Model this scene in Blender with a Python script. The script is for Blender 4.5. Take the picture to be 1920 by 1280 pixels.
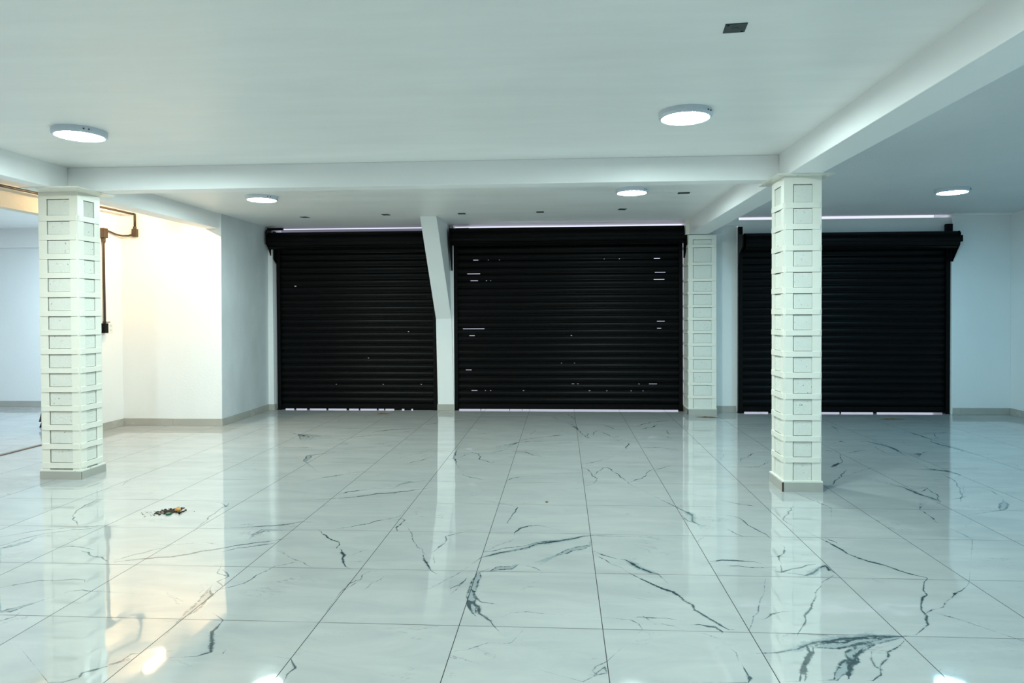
import bpy, bmesh, math, random
from mathutils import Vector, Matrix, geometry

for o in list(bpy.data.objects):
    bpy.data.objects.remove(o)
S = bpy.context.scene
C = S.collection

# ------------------------------------------------------------------ camera
cam_d = bpy.data.cameras.new('camera')
cam = bpy.data.objects.new('camera', cam_d)
C.objects.link(cam)
S.camera = cam
YAW, PITCH, ROLL = -0.0608, -0.0148, -0.0048
fw0 = Vector((math.sin(YAW), math.cos(YAW), 0)); rt0 = Vector((math.cos(YAW), -math.sin(YAW), 0)); up0 = Vector((0, 0, 1))
fw = fw0*math.cos(PITCH) + up0*math.sin(PITCH)
u2 = -fw0*math.sin(PITCH) + up0*math.cos(PITCH)
rt = rt0*math.cos(ROLL) + u2*math.sin(ROLL)
up = -rt0*math.sin(ROLL) + u2*math.cos(ROLL)
cam.matrix_world = Matrix(((rt.x, up.x, -fw.x, 0.4341), (rt.y, up.y, -fw.y, -2.7927), (rt.z, up.z, -fw.z, 1.312), (0, 0, 0, 1)))
cam_d.sensor_fit = 'HORIZONTAL'
cam_d.sensor_width = 36.0
cam_d.lens = 1265.0/1920.0*36.0
cam_d.shift_x = (960-975.8)/1920.0
cam_d.shift_y = (604.8-640)/1920.0
cam_d.clip_start = 0.05
cam_d.clip_end = 200

# ------------------------------------------------------------------ sky and exposure
W = bpy.data.worlds.new('overcast_sky')
S.world = W
W.use_nodes = True
W.node_tree.nodes['Background'].inputs[0].default_value = (0.80, 0.82, 1.0, 1)
W.node_tree.nodes['Background'].inputs[1].default_value = 1.1
S.view_settings.view_transform = 'Standard'
S.view_settings.look = 'None'
S.view_settings.gamma = 1.0
S.view_settings.exposure = 0.0
S.view_settings.use_curve_mapping = False

LED = (0.79, 1.0, 0.965)      # cool white ceiling panels
LEDC = (0.66, 0.87, 1.0)     # side room beyond the opening
LEDB = (0.36, 0.78, 1.0)     # the bluer panels of the side bays
LAMP = 245.0
WARM = (1.0, 0.66, 0.34)
WARM_P = 520.0

# ------------------------------------------------------------------ materials
def nm(name):
    m = bpy.data.materials.new(name)
    m.use_nodes = True
    nt = m.node_tree
    return m, nt, nt.nodes['Principled BSDF']

def N(nt, t, **kw):
    n = nt.nodes.new(t)
    for k, v in kw.items():
        if k.startswith('i_'):
            key = k[2:]
            key = int(key) if key.isdigit() else key.replace('_', ' ')
            n.inputs[key].default_value = v
        else:
            setattr(n, k, v)
    return n

def L(nt, a, b):
    nt.links.new(a, b)

def rgb(c):
    return (c[0], c[1], c[2], 1)

def paint(name, col, rough=0.5, var=0.03, bump=0.0006, bscale=60, spec=0.5, streak=None, vscale=1.3, speck=None):
    m, nt, b = nm(name)
    geo = N(nt, 'ShaderNodeNewGeometry')
    src = geo.outputs['Position']
    if streak:
        mp = N(nt, 'ShaderNodeMapping')
        mp.inputs['Scale'].default_value = streak
        L(nt, src, mp.inputs['Vector'])
        vs = mp.outputs['Vector']
    else:
        vs = src
    n1 = N(nt, 'ShaderNodeTexNoise', i_Scale=vscale, i_Detail=5.0, i_Roughness=0.6)
    L(nt, vs, n1.inputs['Vector'])
    rp = N(nt, 'ShaderNodeMapRange', i_1=0.3, i_2=0.7, i_3=1-var, i_4=1+var)
    L(nt, n1.outputs['Fac'], rp.inputs[0])
    mul = N(nt, 'ShaderNodeVectorMath', operation='SCALE')
    mul.inputs[0].default_value = col
    L(nt, rp.outputs[0], mul.inputs['Scale'])
    out = mul.outputs[0]
    if speck:
        n3 = N(nt, 'ShaderNodeTexNoise', i_Scale=speck[0], i_Detail=3.0, i_Roughness=0.7)
        L(nt, src, n3.inputs['Vector'])
        r3 = N(nt, 'ShaderNodeMapRange', i_1=speck[1], i_2=speck[1]+0.05, i_3=0.0, i_4=1.0)
        L(nt, n3.outputs['Fac'], r3.inputs[0])
        mx = N(nt, 'ShaderNodeMix', data_type='RGBA')
        L(nt, r3.outputs[0], mx.inputs[0]); L(nt, out, mx.inputs[6]); mx.inputs[7].default_value = rgb(speck[2])
        out = mx.outputs[2]
    L(nt, out, b.inputs['Base Color'])
    rr = N(nt, 'ShaderNodeMapRange', i_1=0.3, i_2=0.7, i_3=max(0.05, rough-0.08), i_4=rough+0.08)
    L(nt, n1.outputs['Fac'], rr.inputs[0])
    L(nt, rr.outputs[0], b.inputs['Roughness'])
    b.inputs['Specular IOR Level'].default_value = spec
    if bump:
        n2 = N(nt, 'ShaderNodeTexNoise', i_Scale=bscale, i_Detail=4.0, i_Roughness=0.65)
        L(nt, src, n2.inputs['Vector'])
        bp = N(nt, 'ShaderNodeBump', i_Strength=1.0, i_Distance=bump)
        L(nt, n2.outputs['Fac'], bp.inputs['Height'])
        L(nt, bp.outputs[0], b.inputs['Normal'])
    return m

M = {}
M['wall'] = paint('white_wall_paint', (0.85, 0.86, 0.86), 0.5, 0.02, 0.0012, 45, 0.4, streak=(1, 1, 0.5))
M['ceiling'] = paint('white_enamel_ceiling', (0.86, 0.86, 0.85), 0.42, 0.035, 0.0008, 14, 0.5, streak=(0.5, 3.0, 1), vscale=2.2)
M['fascia'] = paint('grey_outside_fascia', (0.30, 0.30, 0.33), 0.8)
M['stucco'] = paint('stucco_ceiling_paint', (0.76, 0.78, 0.79), 0.6, 0.03, 0.010, 75, 0.4)
M['header'] = paint('rough_header_plaster', (0.78, 0.74, 0.64), 0.7, 0.05, 0.005, 70, 0.3)
M['beam'] = paint('white_beam_paint', (0.90, 0.90, 0.90), 0.45, 0.02, 0.0008, 18, 0.5, streak=(0.4, 0.4, 2))
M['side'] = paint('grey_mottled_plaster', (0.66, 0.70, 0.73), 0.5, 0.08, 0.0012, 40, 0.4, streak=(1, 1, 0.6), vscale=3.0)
M['steel'] = paint('white_enamelled_steel', (0.84, 0.82, 0.74), 0.35, 0.015, 0.0002, 30, 0.5)
M['mortar'] = paint('white_painted_mortar', (0.76, 0.76, 0.70), 0.6, 0.02, 0.004, 55, 0.3, speck=(42, 0.66, (0.12, 0.13, 0.12)))
M['plinth'] = paint('porcelain_skirting', (0.43, 0.42, 0.385), 0.22, 0.05, 0, 10, 0.5, vscale=3.5, speck=(3.3, 0.70, (0.16, 0.18, 0.18)))
M['grout'] = paint('dark_grout', (0.10, 0.09, 0.08), 0.8, 0.1, 0, 10)
M['black'] = paint('black_shutter_enamel', (0.0014, 0.0014, 0.0017), 0.40, 0.18, 0.0003, 25, 0.11, streak=(0.5, 1, 30), vscale=2.0, speck=(23, 0.78, (0.05, 0.045, 0.04)))
M['black2'] = paint('black_steel_frame', (0.002, 0.002, 0.0022), 0.5, 0.2, 0.0004, 25, 0.12)
M['plate'] = paint('dark_cover_plate', (0.035, 0.05, 0.052), 0.5, 0.2, 0, 10, 0.4, vscale=20)
M['lamp_body'] = paint('white_lamp_housing', (0.60, 0.66, 0.74), 0.35, 0.01, 0, 10, 0.5)
M['pipe'] = paint('black_conduit', (0.022, 0.014, 0.008), 0.45, 0.2, 0, 10, 0.5, vscale=12)
M['plug'] = paint('white_plastic', (0.82, 0.80, 0.74), 0.35, 0.01, 0, 10)
M['strip'] = paint('brown_threshold_strip', (0.11, 0.075, 0.055), 0.45, 0.25, 0, 10, vscale=9)
M['soot'] = paint('brown_dirt', (0.045, 0.028, 0.016), 0.9, 0.4, 0.004, 120, 0.2, vscale=60)
M['soot2'] = paint('olive_dust', (0.13, 0.10, 0.055), 0.9, 0.3, 0.002, 120, 0.2, vscale=60)
M['orange'] = paint('orange_peel', (0.55, 0.27, 0.07), 0.5, 0.3, 0.002, 60, vscale=40)
M['green'] = paint('dark_green_plastic', (0.006, 0.09, 0.045), 0.25, 0.1, 0, 10)
M['leaf'] = paint('dry_brown_leaf', (0.13, 0.075, 0.025), 0.7, 0.4, 0.002, 60, vscale=30)
M['pavement'] = paint('street_concrete', (0.78, 0.78, 0.78), 0.9, 0.08, 0.003, 30)
M['board'] = paint('dark_brown_board', (0.045, 0.026, 0.015), 0.5, 0.2, 0, 10)

def emit(name, col, s):
    m, nt, b = nm(name)
    b.inputs['Base Color'].default_value = (0.8, 0.8, 0.8, 1)
    b.inputs['Emission Color'].default_value = rgb(col)
    b.inputs['Emission Strength'].default_value = s
    return m
M['led'] = emit('lit_led_diffuser', LED, LAMP)
M['ledc'] = emit('lit_side_room_diffuser', LEDC, LAMP*1.45)
M['ledb'] = emit('lit_cool_led_diffuser', LEDB, LAMP*0.62)
M['tube'] = emit('lit_warm_tube', WARM, WARM_P)

def marble():
    m, nt, b = nm('polished_marble_tile')
    geo = N(nt, 'ShaderNodeNewGeometry')
    P = geo.outputs['Position']
    sx = N(nt, 'ShaderNodeSeparateXYZ'); L(nt, P, sx.inputs[0])
    def mth(op, a, b_=None, c_=None):
        n = N(nt, 'ShaderNodeMath', operation=op)
        for i, v in enumerate((a, b_, c_)):
            if v is None: continue
            if isinstance(v, (int, float)): n.inputs[i].default_value = v
            else: L(nt, v, n.inputs[i])
        return n.outputs[0]
    T = 0.6
    ux = mth('DIVIDE', sx.outputs[0], T); uy = mth('DIVIDE', sx.outputs[1], T)
    ix = mth('FLOOR', ux); iy = mth('FLOOR', uy)
    fx = mth('SUBTRACT', ux, ix); fy = mth('SUBTRACT', uy, iy)
    ex = mth('MINIMUM', fx, mth('SUBTRACT', 1.0, fx)); ey = mth('MINIMUM', fy, mth('SUBTRACT', 1.0, fy))
    idv = N(nt, 'ShaderNodeCombineXYZ'); L(nt, ix, idv.inputs[0]); L(nt, iy, idv.inputs[1])
    wn = N(nt, 'ShaderNodeTexWhiteNoise', noise_dimensions='3D'); L(nt, idv.outputs[0], wn.inputs['Vector'])
    sc = N(nt, 'ShaderNodeVectorMath', operation='SCALE'); L(nt, wn.outputs['Color'], sc.inputs[0]); sc.inputs['Scale'].default_value = 30
    q = N(nt, 'ShaderNodeVectorMath', operation='ADD'); L(nt, P, q.inputs[0]); L(nt, sc.outputs[0], q.inputs[1])
    # soft clouds, streaked along x
    mp = N(nt, 'ShaderNodeMapping'); mp.inputs['Scale'].default_value = (0.8, 2.6, 1); mp.inputs['Rotation'].default_value = (0, 0, 0.35)
    L(nt, q.outputs[0], mp.inputs['Vector'])
    nc = N(nt, 'ShaderNodeTexNoise', i_Scale=2.2, i_Detail=6.0, i_Roughness=0.6, i_Distortion=0.6); L(nt, mp.outputs[0], nc.inputs['Vector'])
    cr = N(nt, 'ShaderNodeValToRGB')
    cr.color_ramp.elements[0].position = 0.28; cr.color_ramp.elements[0].color = (0.38, 0.40, 0.40, 1)
    cr.color_ramp.elements[1].position = 0.66; cr.color_ramp.elements[1].color = (0.46, 0.47, 0.46, 1)
    L(nt, nc.outputs['Fac'], cr.inputs[0])
    # traced veins from the mesh attribute
    at = N(nt, 'ShaderNodeAttribute', attribute_name='vein')
    nv = N(nt, 'ShaderNodeTexNoise', i_Scale=34.0, i_Detail=4.0, i_Roughness=0.7, i_Distortion=1.2); L(nt, P, nv.inputs['Vector'])
    nb = N(nt, 'ShaderNodeTexNoise', i_Scale=7.0, i_Detail=3.0, i_Roughness=0.6); L(nt, P, nb.inputs['Vector'])
    a1 = mth('ADD', at.outputs['Fac'], mth('MULTIPLY', mth('SUBTRACT', nv.outputs['Fac'], 0.5), 1.3))
    a1 = mth('ADD', a1, mth('MULTIPLY', mth('SUBTRACT', nb.outputs['Fac'], 0.5), 0.9))
    core = N(nt, 'ShaderNodeMapRange', i_1=0.50, i_2=0.85, i_3=0.0, i_4=0.97); L(nt, a1, core.inputs[0])
    af = N(nt, 'ShaderNodeAttribute', attribute_name='vein_fill')
    f1 = mth('ADD', af.outputs['Fac'], mth('MULTIPLY', mth('SUBTRACT', nv.outputs['Fac'], 0.5), 1.7))
    fill = N(nt, 'ShaderNodeMapRange', i_1=0.22, i_2=0.6, i_3=0.0, i_4=0.60); L(nt, f1, fill.inputs[0])
    onf = mth('GREATER_THAN', af.outputs['Fac'], 0.02)
    halo = N(nt, 'ShaderNodeMapRange', i_1=0.15, i_2=0.95, i_3=0.0, i_4=0.42); L(nt, a1, halo.inputs[0])
    on = mth('GREATER_THAN', at.outputs['Fac'], 0.02)
    # fine untraced veins, tile by tile
    mp2 = N(nt, 'ShaderNodeMapping'); mp2.inputs['Scale'].default_value = (1.0, 2.0, 1); mp2.inputs['Rotation'].default_value = (0, 0, -0.5)
    L(nt, q.outputs[0], mp2.inputs['Vector'])
    nf = N(nt, 'ShaderNodeTexNoise', i_Scale=1.5, i_Detail=7.0, i_Roughness=0.6, i_Distortion=1.0); L(nt, mp2.outputs[0], nf.inputs['Vector'])
    fa = mth('ABSOLUTE', mth('SUBTRACT', nf.outputs['Fac'], 0.5))
    fine = N(nt, 'ShaderNodeMapRange', i_1=0.0, i_2=0.006, i_3=1.0, i_4=0.0); L(nt, fa, fine.inputs[0])
    ng = N(nt, 'ShaderNodeTexNoise', i_Scale=3.0, i_Detail=3.0); L(nt, q.outputs[0], ng.inputs['Vector'])
    gate = N(nt, 'ShaderNodeMapRange', i_1=0.56, i_2=0.68, i_3=0.0, i_4=0.42); L(nt, ng.outputs['Fac'], gate.inputs[0])
    fv = mth('MULTIPLY', fine.outputs[0], gate.outputs[0])
    m1 = N(nt, 'ShaderNodeMix', data_type='RGBA'); L(nt, mth('MAXIMUM', mth('MULTIPLY', halo.outputs[0], on), mth('MULTIPLY', fill.outputs[0], onf)), m1.inputs[0]); L(nt, cr.outputs[0], m1.inputs[6]); m1.inputs[7].default_value = (0.20, 0.27, 0.29, 1)
    m2 = N(nt, 'ShaderNodeMix', data_type='RGBA'); L(nt, mth('MAXIMUM', mth('MULTIPLY', core.outputs[0], on), fv), m2.inputs[0]); L(nt, m1.outputs[2], m2.inputs[6]); m2.inputs[7].default_value = (0.03, 0.055, 0.065, 1)
    # joints: dark along y, fainter across
    jx = mth('LESS_THAN', ex, 0.0027); jy = mth('LESS_THAN', ey, 0.0038)
    nj = N(nt, 'ShaderNodeTexNoise', i_Scale=2.5, i_Detail=1.0); L(nt, P, nj.inputs['Vector'])
    jyf = mth('MULTIPLY', jy, mth('MULTIPLY_ADD', nj.outputs['Fac'], 1.3, 0.12))
    jj = mth('MAXIMUM', mth('MULTIPLY', jx, 1.0), mth('MINIMUM', jyf, 0.9))
    m3 = N(nt, 'ShaderNodeMix', data_type='RGBA'); L(nt, jj, m3.inputs[0]); L(nt, m2.outputs[2], m3.inputs[6]); m3.inputs[7].default_value = (0.03, 0.03, 0.028, 1)
    L(nt, m3.outputs[2], b.inputs['Base Color'])
    # polish: very gentle waves, a slightly different tilt per tile
    nw = N(nt, 'ShaderNodeTexNoise', i_Scale=5.5, i_Detail=1.0); L(nt, q.outputs[0], nw.inputs['Vector'])
    bp = N(nt, 'ShaderNodeBump', i_Strength=1.0, i_Distance=0.0009); L(nt, nw.outputs['Fac'], bp.inputs['Height'])
    L(nt, bp.outputs[0], b.inputs['Normal'])
    rg = mth('MULTIPLY_ADD', jj, 0.5, 0.035)
    L(nt, rg, b.inputs['Roughness'])
    L(nt, mth('MULTIPLY_ADD', jj, -1.0, 2.05), b.inputs['IOR'])
    return m
M['marble'] = marble()

# ------------------------------------------------------------------ helpers
def bx(bm, x0, x1, y0, y1, z0, z1):
    v = [bm.verts.new((x, y, z)) for x in (x0, x1) for y in (y0, y1) for z in (z0, z1)]
    for f in ((0, 1, 3, 2), (4, 6, 7, 5), (0, 4, 5, 1), (2, 3, 7, 6), (0, 2, 6, 4), (1, 5, 7, 3)):
        bm.faces.new([v[i] for i in f])
    return v

def prism(bm, pts, a0, a1, axis):
    """extrude a closed outline of 2D points along an axis"""
    def mk(p, a):
        return {'x': (a, p[0], p[1]), 'y': (p[0], a, p[1]), 'z': (p[0], p[1], a)}[axis]
    A = [bm.verts.new(mk(p, a0)) for p in pts]; B = [bm.verts.new(mk(p, a1)) for p in pts]
    n = len(pts)
    bm.faces.new(A); bm.faces.new(B[::-1])
    for i in range(n):
        bm.faces.new((A[i], B[i], B[(i+1) % n], A[(i+1) % n]))

def tube(bm, pts, r, n=10):
    rings = []
    for i, p in enumerate(pts):
        p = Vector(p)
        d = (Vector(pts[min(i+1, len(pts)-1)]) - Vector(pts[max(i-1, 0)])).normalized()
        a = d.cross(Vector((0, 0, 1)))
        if a.length < 0.1: a = d.cross(Vector((0, 1, 0)))
        a.normalize(); b = d.cross(a)
        rings.append([bm.verts.new(p + a*math.cos(t*2*math.pi/n)*r + b*math.sin(t*2*math.pi/n)*r) for t in range(n)])
    for i in range(len(rings)-1):
        for t in range(n):
            bm.faces.new((rings[i][t], rings[i][(t+1) % n], rings[i+1][(t+1) % n], rings[i+1][t]))
    bm.faces.new(rings[0]); bm.faces.new(rings[-1][::-1])

def lathe(bm, prof, n=48, cx=0, cy=0):
    """prof: list of (r, z); r=0 ends are closed to a point"""
    rings = []
    for r, z in prof:
        if r < 1e-6: rings.append([bm.verts.new((cx, cy, z))])
        else: rings.append([bm.verts.new((cx+r*math.cos(t*2*math.pi/n), cy+r*math.sin(t*2*math.pi/n), z)) for t in range(n)])
    for A, B in zip(rings, rings[1:]):
        for t in range(n):
            q = [A[t % len(A)], A[(t+1) % len(A)], B[(t+1) % len(B)], B[t % len(B)]]
            q = list(dict.fromkeys(q))
            if len(q) > 2: bm.faces.new(q)

def obj(name, bm, m, parent=None, off=None, bevel=0.0, smooth=False):
    if off is not None:
        for v in bm.verts: v.co -= Vector(off)
    bmesh.ops.recalc_face_normals(bm, faces=bm.faces)
    me = bpy.data.meshes.new(name); bm.to_mesh(me); bm.free()
    o = bpy.data.objects.new(name, me); C.objects.link(o)
    if m: me.materials.append(M[m])
    if smooth:
        for p in me.polygons: p.use_smooth = True
    if bevel:
        md = o.modifiers.new('bevel', 'BEVEL'); md.width = bevel; md.segments = 2; md.limit_method = 'ANGLE'
    if parent: o.parent = parent
    return o

def boxobj(name, m, dims, parent=None, off=None, bevel=0.0):
    bm = bmesh.new()
    for d in dims: bx(bm, *d)
    return obj(name, bm, m, parent, off, bevel)

def struct(name, bm, m, bevel=0.0):
    o = obj(name, bm, m, bevel=bevel); o['kind'] = 'structure'; return o

def sbox(name, m, dims, bevel=0.0):
    bm = bmesh.new()
    for d in dims: bx(bm, *d)
    return struct(name, bm, m, bevel)

def thing(name, label, cat, loc, group=None):
    o = bpy.data.objects.new(name, None); C.objects.link(o); o.location = loc
    o.empty_display_size = 0.1
    o['label'] = label; o['category'] = cat
    if group: o['group'] = group
    return o

def tag(o, label, cat, group=None, kind=None):
    o['label'] = label; o['category'] = cat
    if group: o['group'] = group
    if kind: o['kind'] = kind
    return o

def copy_tree(o, loc, label):
    r = o.copy(); C.objects.link(r); r.location = loc; r['label'] = label
    for ch in list(o.children):
        c = ch.copy(); C.objects.link(c); c.parent = r
        for g in list(ch.children):
            d = g.copy(); C.objects.link(d); d.parent = c
    return r

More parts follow.
